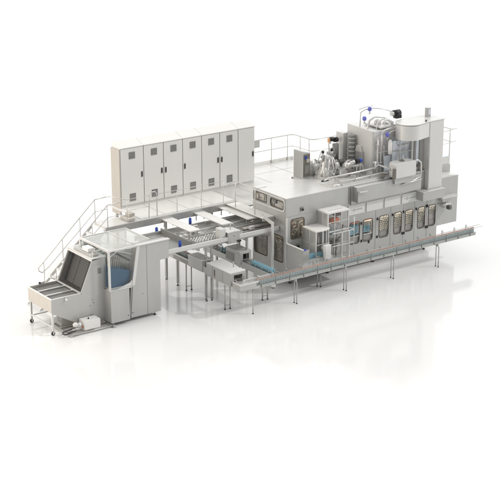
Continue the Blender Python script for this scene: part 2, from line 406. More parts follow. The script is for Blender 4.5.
# cabinets
CABG = 'white control cabinets in the row on the platform'
cz0, cz1 = 2.70, 4.95
doors = [(-2.20, -1.17), (-1.17, -.27), (-.27, .61), (.61, 1.50), (1.50, 2.36), (2.36, 3.25), (3.25, 4.06)]
cabs = [([0], 'white control cabinet at the left end of the row above the stairs, single door', [1]),
        ([1, 2], 'white double-door control cabinet, second from the left end of the row', [1, 0]),
        ([3], 'single-door white control cabinet in the middle of the row', [0]),
        ([4, 5], 'white double-door control cabinet with paired black handles, next to the plain end cabinet', [1, 0]),
        ([6], 'plain white control cabinet without grilles at the right end of the row', [1])]
cy = 5.25
for ids, lab, hs in cabs:
    x0, x1 = doors[ids[0]][0], doors[ids[-1]][1]
    cb = thing('control_cabinet', lab, 'control cabinet', ((x0+x1)/2, cy+.3, cz0), CABG)
    g = .004
    cm = MB().m('white_paint').prism([(cy+.02, cz0), (cy+.60, cz0), (cy+.60, cz1+.17), (cy+.5, cz1+.17), (cy-.02, cz1+.0), (cy-.02, cz1-.03), (cy+.02, cz1-.03)], x0+g, x1-g, 'x')
    cm.m('steel_light').box(x0+g, x1-g, cy+.03, cy+.58, cz0-.09, cz0-.002)
    cm.build('body', cb, bevel=.006)
    if ids[0] == 0:
        MB().m('beige_and_warmlit').box(x0-.045, x0-.001, cy+.0, cy+.61, cz0-.35, cz1-.05).build('side_panel', cb)  # white cabinet's left side coloured beige for the warm light on it
    for q, h in zip(ids, hs):
        a0, a1 = doors[q]
        dr = MB().m('white_paint').box(a0+.012, a1-.012, cy-.005, cy+.018, cz0+.01, cz1-.05).build('door', cb, bevel=.004)
        MB().m('gap').box(a0-.004, a0+.010, cy+.001, cy+.019, cz0+.01, cz1-.05).build('door_gap', cb)
        hx = a1-.09 if h else a0+.09
        MB().m('black').box(hx-.025, hx+.025, cy-.035, cy-.006, 3.72, 3.93).build('handle', dr, bevel=.008)
        if q < 6:
            gx = (a0+a1)/2 + (.02 if q else 0)
            for (zc, w, hh) in ((4.62, .13, .13), (2.98, .13, .145)):
                gr = MB().m('grille').box(gx-w, gx+w, cy-.02, cy-.0055, zc-hh, zc+hh)
                for k in range(5): gr.m('print').box(gx-w, gx+w, cy-.028, cy-.0205, zc-hh+.015+k*.053, zc-hh+.03+k*.053)
                gr.build('vent_grille', dr)

# ------------------------------------------------------------------ TRANSPORT TABLE
tt = thing('accumulation_table', 'grey conveyor table of many guide rails running between infeed cabinet and machine', 'conveyor table', (-.5, 2.0, 0))
fb = MB().m('steel_light').box(-3.02, 1.92, .78, .84, 2.14, 2.29).m('steel').box(-3.02, 1.92, .842, .95, 2.10, 2.26)
fb.build('front_beam', tt, bevel=.006)
MB().m('steel').box(-3.02, 1.92, 2.98, 3.05, 2.06, 2.24).build('rear_beam', tt)
bt = MB().m('steel').box(-3.0, -1.90, .96, 2.96, 2.10, 2.14).box(-4.36, -3.001, 1.03, 2.6, 2.09, 2.13)
bt.m('steel_light').box(-1.84, 1.9, .96, 1.30, 2.02, 2.06).box(-1.84, 1.9, 1.72, 2.1, 2.02, 2.06).box(-.2, 1.9, 2.3, 2.96, 2.02, 2.06).m('mesh_grey').box(-1.84, 1.9, 1.31, 1.7, 2.02, 2.05)
bt.build('belt', tt)
gr_ = MB().m('tube')
for k in range(17):
    y = 1.02 + k*.115
    gr_.cyl((-4.3 if y > 1.05 and y < 2.6 else -2.98, y, 2.165), (-1.95, y, 2.165), .011, n=6)
for k in range(44):
    y = 1.0 + k*.044
    if 2.12 < y < 2.28: continue
    z = 2.19 + .025*math.sin(k*1.7)
    gr_.m(('steel_light', 'tube', 'steel', 'chrome')[k % 4]).cyl((-1.80, y, z), (1.88, y, z), .008, n=6)
for k in range(9):
    x = -1.7 + k*.42
    gr_.m('steel_light').box(x-.015, x+.015, 1.0, 2.9, 2.09, 2.13)
for k in range(48):
    x = -1.72 + k*.075
    gr_.m('steel_light' if k % 2 else 'steel').cyl((x, 1.32, 2.232), (x, 2.93, 2.232), .006, n=5)
gr_.build('guide_rails', tt)
rng = random.Random(3)
cb2 = MB()
for i in range(34):
    for j in range(4):
        x = -1.6 + i*.062 + rng.uniform(-.01, .01); y = 1.06 + j*.13 + (i % 2)*.05
        cb2.m('steel_light' if (i+j) % 3 else 'tube').cyl((x, y, 2.07), (x, y, 2.28+.03*rng.random()), .024, .018, 6)
cb2.build('gripper_row', tt)
MB().m('steel').box(-1.5, 1.9, 1.60, 1.64, 2.245, 2.30).build('track_profile', tt)
MB().m('steel_light').box(-1.3, 1.9, 2.16, 2.22, 2.20, 2.29).build('track_profile', tt)
MB().m('steel').box(-.1, 1.9, 2.70, 2.74, 2.245, 2.31).build('track_profile', tt)
MB().m('inner_mid').box(.7, 1.9, 1.28, 1.52, 2.24, 2.27).build('wear_strip', tt)
for (x, y) in ((-1.2, 1.9), (-.5, 1.45), (.5, 1.9), (.95, 1.2), (1.7, 2.4), (-.7, 2.5)):
    MB().m('steel_light').box(x-.10, x+.10, y-.05, y+.05, 2.245, 2.36).m('gap').cyl((x+.02, y-.055, 2.31), (x+.02, y-.0505, 2.31), .02, n=8).build('sensor_head', tt)
for x in (-1.55, -.55, .55, 1.6):
    MB().m('steel').box(x-.03, x+.03, 1.0, 2.95, 1.92, 2.01).build('cross_member', tt)
MB().m('steel').box(-1.0, 1.9, 1.95, 2.02, 1.80, 1.90).build('cross_member', tt)
MB().m('steel_dark').prism([(-1.90, 2.14), (-1.86, 2.14), (-1.86, 2.34), (-1.90, 2.34)], 1.0, 3.0, 'y').build('divider', tt)
for (x, y) in ((-1.25, 1.0), (-1.25, 2.9), (-1.0, 1.0), (.55, .95), (.55, 2.9), (-2.7, 2.9), (1.6, 2.9)):
    l_ = MB().m('tube').box(x-.035, x+.035, y-.035, y+.035, .09, 2.06); foot(l_, x, y, 0, .05); l_.build('leg', tt)
for k, (x0, x1) in enumerate(((-1.52, -1.06), (-.08, .36), (1.08, 1.56))):
    pl = thing('cover_plate', ['white cover plate over the table, nearest the infeed cabinet', 'middle white cover plate bridging the conveyor table', 'white cover plate over the table, nearest the machine'][k], 'cover plate', ((x0+x1)/2, 2.6, 2.5), 'white cover plates across the conveyor table')
    MB().m('white_paint').prism([(x0, 2.50), (x1, 2.50), (x1, 2.475), (x1-.03, 2.455), (x0+.03, 2.455), (x0, 2.475)], 1.62, 3.62, 'y').build('plate', pl, bevel=.004)
    for y in (1.75, 3.40):
        for x in (x0+.04, x1-.04): MB().m('steel').box(x-.015, x+.015, y-.015, y+.015, 2.21, 2.454).build('bracket', pl)
jb = thing('junction_box', 'pale grey junction box standing on the front beam of the conveyor table', 'junction box', (-.3, .95, 2.0))
MB().m('steel').box(-.42, .10, .76, 1.25, 2.02, 2.44).m('steel_light').prism([(-.44, 2.442), (.12, 2.442), (.12, 2.46), (-.16, 2.50), (-.44, 2.46)], .74, 1.27, 'y').build('housing', jb, bevel=.008)
MB().m('steel_light').box(-.68, -.46, .86, 1.2, 2.14, 2.60).build('side_box', jb, bevel=.008)
MB().m('tube').cyl((-.16, 1.0, 2.50), (-.16, 1.0, 2.66), .015).build('antenna', jb)
MB().m('steel_dark').box(-.6, -.43, .80, .86, 2.16, 2.24).build('clamp', jb)
MB().m('black').box(-.02, .12, .70, .755, 2.05, 2.11).build('connector', jb)
MB().m('steel_dark').cyl((-.16, .758, 2.3), (-.16, .745, 2.3), .02).build('screw', jb)
MB().m('steel_dark').cyl((-.34, .758, 2.1), (-.34, .745, 2.1), .015).build('screw', jb)
for (x, y, z, h, lab) in ((-2.38, .98, 2.15, .34, 'blue cylinder motor on the table next to the infeed cabinet'), (-.45, 3.2, 2.12, .32, 'blue cylinder motor standing between the left and middle cover plates'), (-1.98, 3.15, 2.10, .26, 'small blue cylinder motor near the platform beam, left of the cover plates')):
    bm_ = thing('blue_motor', lab, 'motor', (x, y, z), 'blue motors on the conveyor table')
    MB().m('blue').cyl((x, y, z+.03), (x, y, z+h-.03), .055, n=14).cyl((x, y, z+h-.03), (x, y, z+h), .045, .03, n=14).build('cylinder', bm_)
    MB().m('steel').box(x-.07, x+.07, y-.07, y+.07, z-.02, z+.028).build('base', bm_)

# ------------------------------------------------------------------ bottle prototype
def bottle_mesh():
    me = MB().m('bottle').lathe((0, 0, 0), [(.030, 0), (.034, .01), (.034, .13), (.03, .15), (.014, .185)], 10)
    me.m('cap').lathe((0, 0, 0), [(.027, .1855), (.027, .213), (.02, .218)], 10)
    return me
BG = 'small pale blue bottles with orange caps on the outfeed conveyor'
BL = 'pale blue bottle with orange cap in the single line on the long outfeed conveyor'
proto = bottle_mesh().build('bottle', loc=(-.55, -1.20, 1.043), label=BL, cat='bottle', group=BG)
n = 0
x = -.5 + .077
while x < 10.05:
    c = proto.copy(); COL.objects.link(c); c.location = (x, -1.20, 1.043); n += 1; x += .077
empty_mesh = MB().m('teal').lathe((0, 0, 0), [(.033, 0), (.036, .01), (.036, .12), (.03, .14), (.016, .17), (.016, .19)], 10)
# ------------------------------------------------------------------ OUTFEED CONVEYOR
oc = thing('outfeed_conveyor', 'long narrow outfeed conveyor on hoop legs running past the front of the machine', 'conveyor', (5, -1.25, 0))
MB().m('steel').box(-1.35, 10.15, -1.27, -1.13, .925, .95).m('steel_dark').box(-1.35, 10.15, -1.25, -1.15, .90, .924).build('belt', oc)
MB().m('steel').box(-1.35, 10.10, -1.30, -1.28, .86, .965).m('steel_dark').box(-1.35, 10.10, -1.3, -1.28, .855, .859).build('side_plate', oc)
MB().m('steel').box(-1.35, 10.10, -1.11, -1.09, .86, .985).build('side_plate', oc)
MB().m('clear').box(-.5, 10.08, -1.312, -1.306, .90, 1.13).build('guard_strip', oc)
MB().m('tube').cyl((-1.0, -1.27, 1.145), (10.5, -1.27, 1.145), .009, n=6).cyl((-1.0, -1.10, 1.165), (10.5, -1.10, 1.165), .011, n=6).build('guide_rail', oc)
pp = MB().m('steel_dark')
k = 0
x = -.3
for k in range(17):
    x = -.45 + k*.64
    b_ = MB().m('steel_dark').box(x-.013, x+.011, -1.325, -1.313, .87, 1.16)
    b_.build('bracket', oc)
    b_ = MB().m('tube').tube([(x, -1.095, .96), (x, -1.05, 1.0), (x, -1.03, 1.24), (x+.0, -1.07, 1.27), (x, -1.10, 1.25), (x, -1.10, 1.17)], .012, 6)
    b_.build('hook', oc)
for ch in oc.children: ch.location.z += .09
for k, x in enumerate((1.14, 3.47, 5.80, 8.12)):
    hoop = MB().m('tube')
    P = [(x, -1.32, .04)]
    for t in range(0, 181, 20): P.append((x, -1.245 - .075*math.cos(R(t)), .78 + .07*math.sin(R(t))))
    P.append((x, -1.17, .04))
    hoop.tube(P, .019)
    foot(hoop, x, -1.32, 0, .033); foot(hoop, x, -1.17, 0, .033)
    hoop.m('steel').box(x-.03, x+.03, -1.28, -1.12, .851, .985)
    hoop.build('leg', oc)
lg = MB().m('tube').cyl((-.76, -1.22, .03), (-.76, -1.22, .95), .02); foot(lg, -.76, -1.22, 0, .035); lg.build('leg', oc)
n_old = set(oc.children)
MB().m('steel').prism([(-1.42, -1.36), (-.70, -1.36), (-.70, -1.305), (-.62, -.98), (-1.30, -.86), (-1.42, -.9)], .93, 1.12, 'z').m('steel_light').prism([(-1.43, -1.37), (-.62, -1.37), (-.62, -1.345), (-1.43, -1.345)], 1.122, 1.17, 'z').box(-1.42, -1.39, -1.344, -.9, 1.122, 1.17).m('white_paint').box(-1.05, .3, -1.04, -1.02, .90, 1.19).build('transfer_corner', oc)
mt_ = MB().m('steel_light').lathe((.30, -1.0, .80), [(.06, -.16), (.10, -.14), (.11, -.02), (.09, .04)], 14).m('black').cyl((.30, -1.0, .60), (.30, -1.0, .64), .05)
mt_.build('motor', oc)

for ch in set(oc.children) - n_old: ch.location.z += .09
# ------------------------------------------------------------------ LANE A / LANE B
def lane(name, label, x0, x1, y0, y1, zt, legs, mats=('steel', 'steel_dark')):
    t = thing(name, label, 'conveyor', ((x0+x1)/2, (y0+y1)/2, 0), 'cross conveyors under the conveyor table')
    MB().m('steel').box(x0, x0+.02, y0, y1, zt-.20, zt+.03).build('side_plate', t)
    MB().m('steel').box(x1-.02, x1, y0, y1, zt-.20, zt+.03).build('side_plate', t)
    MB().m('steel_dark').box(x0+.03, x1-.03, y0, y1, zt-.05, zt-.02).build('belt', t)
    for (xa, xb, y) in legs:
        l = MB().m('tube').cyl((xa, y+.03, .03), (xa, y+.03, zt-.2), .024).cyl((xb, y, .03), (xb, y, zt-.2), .024).cyl((xa, y+.03, .16), (xb, y, .16), .012)
        foot(l, xa, y+.03, 0, .04); foot(l, xb, y, 0, .04)
        l.m('steel').box(xa-.03, xb+.03, y-.04, y+.07, zt-.26, zt-.201)
        l.build('leg', t)
    return t
LA = lane('cross_conveyor', 'grey cross conveyor with two tunnel covers, nearer the infeed cabinet', -1.42, -.95, -.80, 3.3, 1.30, ((-1.31, -1.10, 2.19), (-1.34, -1.13, .81), (-1.32, -1.11, -.31)))
LB = lane('cross_conveyor', 'grey cross conveyor with one tunnel cover, nearer the machine', .20, .60, -1.05, 3.3, 1.20, ((.30, .50, .85), (.35, .56, -.32)))
def lane_bits(t, x0, x1, zt, y0, y1, seed):
    m = MB().m('tube')
    for x in (x0+.13, x0+.22, x1-.12): m.cyl((x, y0, zt+.06), (x, y1, zt+.06), .009, n=6)
    for k in range(int((y1-y0)/.4)): m.box(x0+.02, x1-.02, y0+.2+.4*k, y0+.215+.4*k, zt+.07, zt+.085)
    m.build('guide_rail', t)
lane_bits(LA, -1.42, -.95, 1.30, -.78, 3.25, 1); lane_bits(LB, .20, .60, 1.20, -1.0, 3.25, 2)
ct = MB().m('steel_dark').box(-1.425, -1.421, 1.9, 2.9, 1.12, 1.26); ct.build('side_cover', LA)
# tunnels
def tunnel(label, x0, x1, y0, y1, z0, z1, mouth, rear=False, m='steel'):
    t = thing('tunnel_cover', label, 'tunnel', ((x0+x1)/2, (y0+y1)/2, z0), 'box covers over the cross conveyors')
    b = MB().m(m); w = .03
    b.box(x0, x0+w, y0, y1, z0, z1-.032).box(x1-w, x1, y0, y1, z0, z1-.032)
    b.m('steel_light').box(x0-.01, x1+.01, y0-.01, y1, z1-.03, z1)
    b.m(m).box(x0+w+.001, x0+w+mouth[0], y0, y0+w, z0, z1-.032).box(x1-w-mouth[1], x1-w-.001, y0, y0+w, z0, z1-.032)
    b.box(x0+w+mouth[0]+.001, x1-w-mouth[1]-.001, y0, y0+w, z1-.032-mouth[2], z1-.033)
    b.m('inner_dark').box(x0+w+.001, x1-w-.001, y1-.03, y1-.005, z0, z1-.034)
    b.build('shell', t)
    return t
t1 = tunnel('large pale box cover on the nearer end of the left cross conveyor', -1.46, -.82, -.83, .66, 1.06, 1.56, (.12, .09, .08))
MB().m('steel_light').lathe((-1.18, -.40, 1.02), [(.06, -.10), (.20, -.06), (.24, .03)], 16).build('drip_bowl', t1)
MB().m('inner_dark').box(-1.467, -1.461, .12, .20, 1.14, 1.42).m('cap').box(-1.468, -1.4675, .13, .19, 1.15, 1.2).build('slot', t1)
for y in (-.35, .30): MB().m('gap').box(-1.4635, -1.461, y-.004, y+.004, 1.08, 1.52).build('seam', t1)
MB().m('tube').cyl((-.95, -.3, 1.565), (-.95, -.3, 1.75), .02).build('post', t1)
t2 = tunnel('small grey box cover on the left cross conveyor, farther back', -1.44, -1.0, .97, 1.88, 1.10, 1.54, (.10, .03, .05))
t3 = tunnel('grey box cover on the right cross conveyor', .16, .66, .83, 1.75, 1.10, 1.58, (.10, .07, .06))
MB().m('steel_dark').box(.155, .159, 1.2, 1.75, 1.12, 1.44).build('side_cover', t3)
# bottles on the cross conveyors
red = MB().m('cap')
RB = 'orange-capped bottle lying in the left cross conveyor near the table'
p2 = bottle_mesh().build('bottle', loc=(-1.26, 2.05, 1.285), label='pale blue bottle with orange cap on the far end of the left cross conveyor', cat='bottle', group='bottles on the left cross conveyor')
for k in range(1, 9):
    c = p2.copy(); COL.objects.link(c); c.location = (-1.26, 2.05+k*.1, 1.285)
p3 = empty_mesh.build('empty_bottle', loc=(.36, -.85, 1.185), label='uncapped teal bottle on the open near end of the right cross conveyor', cat='bottle', group='uncapped bottles on the right cross conveyor')
for k in range(1, 30):
    y = -.85 + (k//2)*.1 if k < 26 else 2.1+(k-26)*.09
    c = p3.copy(); COL.objects.link(c); c.location = (.36 + (k % 2)*.085, y, 1.185)
    if k >= 26: c['label'] = 'uncapped teal bottle at the covered far end of the right cross conveyor'; c['group'] = 'uncapped bottles behind the right tunnel cover'

# ------------------------------------------------------------------ MAIN MACHINE
M = thing('filling_machine', 'big grey filling machine housing with a row of rounded windows along its front', 'machine', (5.8, 2.5, 0))
X0, X1, Y0, Y1, ZB, ZT = 1.95, 9.58, .40, 2.75, .42, 3.40
wins = [(5.03, 5.52), (5.70, 6.18), (6.52, 7.00), (7.28, 7.68), (7.87, 8.27), (8.54, 8.92), (9.12, 9.49)]
wz = (1.05, 1.93)
holes = [(a, b, wz[0], wz[1]) for a, b in wins] + [(2.17, 2.80, 1.80, 2.58)]
fw_ = MB().m('steel').wall(X0, X1, ZB, ZT, holes, Y0, 'y', .03)
fw_.build('front_wall', M)
lh = [(.57, 1.22, .88, 1.90), (1.56, 2.38, .88, 1.90), (.57, 1.38, 2.95, 3.26), (1.62, 2.38, 2.98, 3.29)]
lw = MB().m('steel').wall(Y0+.031, 2.48, .45, ZT, lh, X0, 'x', .03)
lw.build('left_wall', M)
rf = MB().m('steel_light').box(X0-.01, X1, Y0-.012, 2.48, ZT+.001, ZT+.03).box(4.0, X1, 2.481, Y1, ZT+.001, ZT+.03)  # roof paler than the walls: brighter overhead light put into its colour
rf.m('steel').box(X0+.031, 4.0, 2.45, 2.48, .45, ZT).box(X1-.03, X1, Y0+.031, Y1, ZB, ZT).box(4.0, X1-.031, Y1-.03, Y1, ZB, ZT)
rf.m('inner_mid').box(X0+.03, X1-.03, Y0+.03, Y1-.03, ZB, ZB+.03)
rf.build('roof', M)
inn = MB().m('inner_mid').box(X0+.04, X1-.04, 1.25, 1.28, .5, 3.3).m('inner_dark').box(X0+.9, X0+.93, 1.3, 2.4, .5, 3.3)
inn.build('inner_partition', M)
for a, b in wins: window(M, a, b, wz[0], wz[1], Y0, 'y', .10)
window(M, 2.17, 2.80, 1.80, 2.58, Y0, 'y', .10, 'glass_dark')
window(M, .57, 1.22, .88, 1.90, X0, 'x', .10, 'glass_dark'); window(M, 1.56, 2.38, .88, 1.90, X0, 'x', .08, 'glass_dark')
window(M, .57, 1.38, 2.95, 3.26, X0, 'x', .09, 'glass'); window(M, 1.62, 2.38, 2.98, 3.29, X0, 'x', .03, 'glass')
MB().m('white_paint').box(X0+.12, X0+.15, .5, 2.42, 2.85, 3.38).m('steel').box(X0+.10, X0+.118, .5, 2.42, 3.05, 3.08).build('inner_tray', M)
MB().m('steel_light').ring(rrect(.47, 2.46, 2.87, 3.385, .12, 5), rrect(.52, 2.42, 2.915, 3.335, .10, 5), X0-.03, X0-.002, 'x').build('window_surround', M)
# window contents
def hexrow(mb, x0, x1, z0, z1, y, m1, r=.034):
    mb.m(m1)
    j = 0; z = z0
    while z < z1:
        x = x0 + (j % 2)*r*1.1
        while x < x1:
            mb.cyl((x, y+.10, z), (x, y-.02, z+.01), r*.78, r*.9, 8); x += r*2.25
        z += r*2.0; j += 1
ca = MB().m('inner_dark').box(4.95, 6.35, Y0+.30, Y0+.34, 1.0, 2.1)
hexrow(ca, 5.02, 5.55, 1.38, 1.78, Y0+.16, 'teal'); hexrow(ca, 5.72, 6.20, 1.38, 1.60, Y0+.16, 'teal'); hexrow(ca, 5.72, 6.20, 1.60, 1.80, Y0+.20, 'cream')
ca.m('orange').box(5.0, 6.2, Y0+.12, Y0+.22, 1.84, 1.90); ca.m('cream').box(5.75, 6.2, Y0+.10, Y0+.2, 1.80, 1.835)
ca.m('bottle').box(5.0, 6.2, Y0+.20, Y0+.24, 1.36, 1.82)
ca.build('bottle_carrier', M)
cc = MB()
hexrow(cc, 6.5, 9.5, 1.34, 1.95, Y0+.12, 'cream', .04)
cc.m('cream').box(6.45, 9.5, Y0+.20, Y0+.24, 1.30, 1.98)
for x in (6.75, 7.48, 8.1, 8.72, 9.3):
    cc.m('inner_dark').tube([(x-.2, Y0+.07, 1.80), (x, Y0+.08, 1.70), (x+.25, Y0+.07, 1.66)], .018, 6)
cc.m('inner_mid').box(8.98, 9.5, Y0+.06, Y0+.10, 1.30, 1.55).tube([(9.15, Y0+.07, 1.9), (9.25, Y0+.07, 1.6), (9.45, Y0+.07, 1.5)], .03, 6)
cc.build('bottle_carrier', M)
MB().m('inner_mid').box(4.9, 9.52, Y0+.05, Y0+.28, 1.03, 1.27).m('steel_dark').box(4.9, 9.52, Y0+.04, Y0+.30, 1.272, 1.30).build('carrier_track', M)
im = MB()
for k in range(9):
    im.m(('inner_mid', 'steel_light', 'steel_dark')[k % 3]).cyl((2.15+.08*k, .6, 1.75), (2.15+.08*k, .6, 2.1+.3*((k*7) % 3)/2), .03, n=8)
im.m('orange').box(2.45, 2.55, .62, .7, 2.2, 2.35).m('inner_mid').box(2.15, 2.85, .7, .75, 1.7, 2.6)
for k in range(7):
    im.m(('inner_mid', 'steel_dark')[k % 2]).box(2.2, 2.25, .6+.26*k, .78+.26*k, 1.0+.1*(k % 3), 1.7).tube([(2.14, .6+.26*k, 1.1), (2.12, .7+.26*k, 1.6)], .02, 6)
rg2 = random.Random(5)
for k in range(60):
    x = 2.15 + rg2.random()*.68; z = 1.78 + rg2.random()*.8
    im.m(('inner_dark', 'steel_light', 'inner_mid', 'cream')[k % 4]).cyl((x, .47+.1*rg2.random(), z), (x+rg2.uniform(-.06, .06), .5, z+rg2.uniform(.03, .12)), rg2.uniform(.008, .03), n=7)
for k in range(90):
    y = .55 + rg2.random()*1.9; z = .9 + rg2.random()*1.0
    im.m(('inner_dark', 'steel', 'inner_mid', 'steel_dark')[k % 4]).cyl((2.03+.2*rg2.random(), y, z), (2.1, y+rg2.uniform(-.2, .2), z+rg2.uniform(.0, .25)), rg2.uniform(.008, .03), n=7)
for k in range(20):
    y = .58 + rg2.random()*1.75; im.m(('cream', 'steel_light')[k % 2]).box(2.0, 2.04, y, y+.08, 3.0+.1*rg2.random(), 3.2)
im.build('inner_works', M)
# door handles, hinges, seams
hh = MB().m('black')
for (x, z) in ((5.60, 1.82), (5.62, 1.10), (6.42, 1.85), (6.42, 1.12), (7.20, 1.88), (7.77, 1.90), (7.73, 1.02), (7.82, 1.02), (8.44, 1.9), (8.98, 1.92), (9.04, 1.92), (8.98, 1.05), (9.07, 1.05), (6.0, 1.0)):
    h = MB().m('black').box(x-.02, x+.02, Y0-.04, Y0-.001, z-.05, z+.05).build('door_handle', M)
for x in (4.95, 6.33, 7.10, 7.775, 8.36, 9.02): MB().m('gap').box(x-.004, x+.004, Y0-.004, Y0-.0005, .6, 2.24).build('panel_seam', M)
MB().m('steel_dark').box(X0+.02, 4.98, Y0-.004, Y0-.0005, 2.700, 2.706).build('panel_seam', M)
MB().m('steel_dark').box(2.62, 2.74, Y0-.05, Y0-.001, 2.84, 2.98).m('black').cyl((2.68, Y0-.09, 2.9), (2.68, Y0-.05, 2.9), .04).build('door_latch', M)
MB().m('steel_dark').box(2.44, 2.56, Y0-.05, Y0-.001, 1.44, 1.58).m('black').cyl((2.5, Y0-.09, 1.5), (2.5, Y0-.05, 1.5), .04).build('door_latch', M)
MB().m('steel_light').box(X0-.02, X0+.05, Y0-.03, Y0-.001, .76, 2.68).build('corner_post', M)
# label panels with faint marks
for k, (a, b) in enumerate(((4.93, 5.74), (5.84, 6.66), (6.76, 7.56), (7.66, 8.44))):
    lp = MB().m('label_white').box(a, b, Y0-.02, Y0-.001, 2.24, 2.63).build('label_panel', M)
    if k in (0, 3):
        w = MB().m('print'); c = (a+b)/2; y = Y0-.0245
        w.box(c-.26, c-.20, y, y+.004, 2.42, 2.45)
        w.ring(rrect(c-.17, c-.07, 2.37, 2.48, .045), rrect(c-.145, c-.095, 2.395, 2.455, .024), y, y+.004, 'y')
        for q in range(6): w.box(c-.03+q*.055, c-.03+q*.055+.03, y, y+.004, 2.40, 2.45 + .012*(q % 2))
        w.build('lettering', lp)
# front duct (grey horizontal band)
dc = MB().m('steel').box(5.16, 8.46, .18, Y0-.002, 2.76, 3.34).m('steel_light').box(5.15, 8.46, .17, Y0, 3.341, 3.37)
dc.build('front_duct', M, bevel=.015)
MB().m('steel_light').box(5.22, 5.60, .05, .178, 3.17, 3.20).m('steel_dark').box(5.16, 5.19, .14, .179, 2.75, 3.2).build('duct_shelf', M)
MB().m('steel_dark').box(5.02, 5.05, Y0-.04, Y0-.003, 2.66, 3.36).box(4.94, 4.955, Y0-.02, Y0-.003, 2.7, 3.38).build('cable_duct', M)
# right hand block
rb = MB().m('steel').box(9.585, 10.68, .40, 1.4, .98, 2.92).m('steel_light').prism([(9.6, 2.921), (10.69, 2.921), (10.69, 2.95), (10.15, 3.02), (9.6, 2.98)], .39, .95, 'y')
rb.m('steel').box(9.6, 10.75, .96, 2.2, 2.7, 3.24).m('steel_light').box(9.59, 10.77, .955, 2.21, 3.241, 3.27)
rb.build('end_housing', M, bevel=.02)
MB().m('steel_light').box(9.6, 10.45, .12, .398, 2.16, 2.20).m('steel').prism([(9.62, 2.15), (10.4, 2.159), (10.1, 2.05), (9.7, 2.0)], .2, .398, 'y').build('shelf_bracket', M)
MB().m('steel_light').cyl((9.7, .25, 1.86), (10.15, .25, 1.86), .05).m('inner_dark').box(9.98, 10.10, .10, .3, 1.66, 1.82).m('tube').cyl((10.04, .2, 1.8), (10.04, .39, 1.8), .05).build('drain_valve', M)
for (x, y) in ((2.33, .63), (2.33, 2.3), (4.2, .7), (6.5, .7), (9.2, .7), (9.2, 2.5), (4.2, 2.5)):
    f_ = MB(); foot(f_, x, y, 0, .07); f_.m('tube').box(x-.05, x+.05, y-.05, y+.05, .09, ZB-.001); f_.build('foot', M)
MB().m('steel').box(2.6, 9.5, .7, 2.4, .16, .40).build('base_frame', M)

# roof walkway platform on left: deck and railing
wd = thing('access_walkway', 'pale walkway deck between the cover plates and the machine side, thin railing', 'walkway', (1.6, 2.4, 2.6))
MB().m('white_paint').box(1.40, 1.94, 1.12, 3.46, 2.57, 2.60).m('steel').box(1.40, 1.94, 1.10, 1.14, 2.47, 2.568).build('deck', wd)
rw = MB().m('handrail').tube([(1.43, 3.4, 3.35), (1.43, 2.9, 3.62), (1.43, 1.65, 3.62), (1.53, 1.60, 3.62), (1.92, 1.6, 3.62)], .016)
rw.tube([(1.43, 2.9, 3.1), (1.43, 1.65, 3.1)], .011); rw.build('handrail', wd)
for y in (2.9, 1.65): MB().m('handrail').cyl((1.43, y, 2.6), (1.43, y, 3.62), .017).build('post', wd)
pt = thing('support_post', 'white square post with a sloping arm in front of the machine side windows', 'post', (1.5, .72, 0))
MB().m('steel_light').box(1.46, 1.54, .60, .68, .05, 2.46).build('post', pt)
MB().m('steel_light').prism([(.64, 2.462), (.72, 2.462), (1.36, 2.62), (1.36, 2.70), (.60, 2.54), (.60, 2.462)], 1.46, 1.54, 'x').build('arm', pt)
b2 = MB(); foot(b2, 1.5, .64, 0, .06); b2.build('foot', pt)

# ------------------------------------------------------------------ glass enclosures at the front
G = thing('glazed_enclosure', 'two-step glazed enclosure with white roofs on the front of the machine, small orange part inside', 'enclosure', (3.6, 0, 0))
tub = MB().m('steel').box(1.99, 3.42, -.60, .398, .62, 1.22).box(3.421, 4.45, -.45, .398, .62, 1.02)
tub.build('base_tub', G, bevel=.01)
tp = MB().m('steel')
for k in range(7): tp.m('steel_dark').box(2.28+.16*k, 2.29+.16*k, -.604, -.6005, .7, 1.2)
for k in range(12): tp.m('gap').cyl((2.3+.17*k, -.606, 1.14), (2.3+.17*k, -.601, 1.14), .012, n=6)
tp.build('panel_seam', G)
MB().m('steel').box(1.96, 1.98, -.60, .398, .62, 1.68).m('steel').box(1.981, 2.26, -.602, -.58, .62, 1.66).m('white_paint').box(1.945, 2.0, -.63, .398, 1.681, 1.71).m('blue').box(2.0, 2.1, -.63, -.58, 1.66, 1.72).build('side_wall', G)
MB().m('white_paint').prism([(2.72, -.42), (3.0, -.44), (3.36, -.40), (3.46, -.30), (3.46, .398), (2.72, .398)], 2.17, 2.23, 'z').build('low_roof', G, bevel=.012)
MB().m('white_paint').box(3.42, 4.46, -.24, .398, 2.70, 2.77).build('high_roof', G, bevel=.012)
hd = MB().m('print')
for k in range(7): hd.box(3.62+.1*k, 3.67+.1*k, -.05, .0, 2.7705, 2.775)
hd.build('roof_holes', G)
fm = MB().m('steel_light')
for (x, y, z0, z1) in ((2.74, -.40, 1.22, 2.169), (3.04, -.42, 1.22, 2.169), (3.40, -.30, 1.22, 2.169), (3.44, -.22, 1.02, 2.699), (4.42, -.22, 1.02, 2.699), (3.9, -.5, 1.02, 2.0), (4.25, -.5, .8, 2.0)):
    fm.box(x-.022, x+.022, y-.022, y+.022, z0, z1)
fm.box(3.44, 4.50, -.245, -.21, 1.98, 2.02).box(3.44, 4.48, -.52, -.48, 1.50, 1.535).box(3.44, 4.48, -.52, -.48, 2.0, 2.03).box(4.46, 4.50, -.52, .39, 2.0, 2.03).box(4.40, 4.5, -.56, -.44, .78, .86)
fm.cyl((4.48, -.5, .84), (4.48, -.5, 2.5), .017).cyl((3.45, -.5, 1.0), (3.45, -.5, 1.52), .012)
for x in (3.76, 4.08): fm.box(x-.014, x+.014, -.236, -.205, 1.02, 2.699)
for z in (1.50, 2.02, 2.36): fm.box(3.463, 4.397, -.236, -.208, z-.012, z+.012)
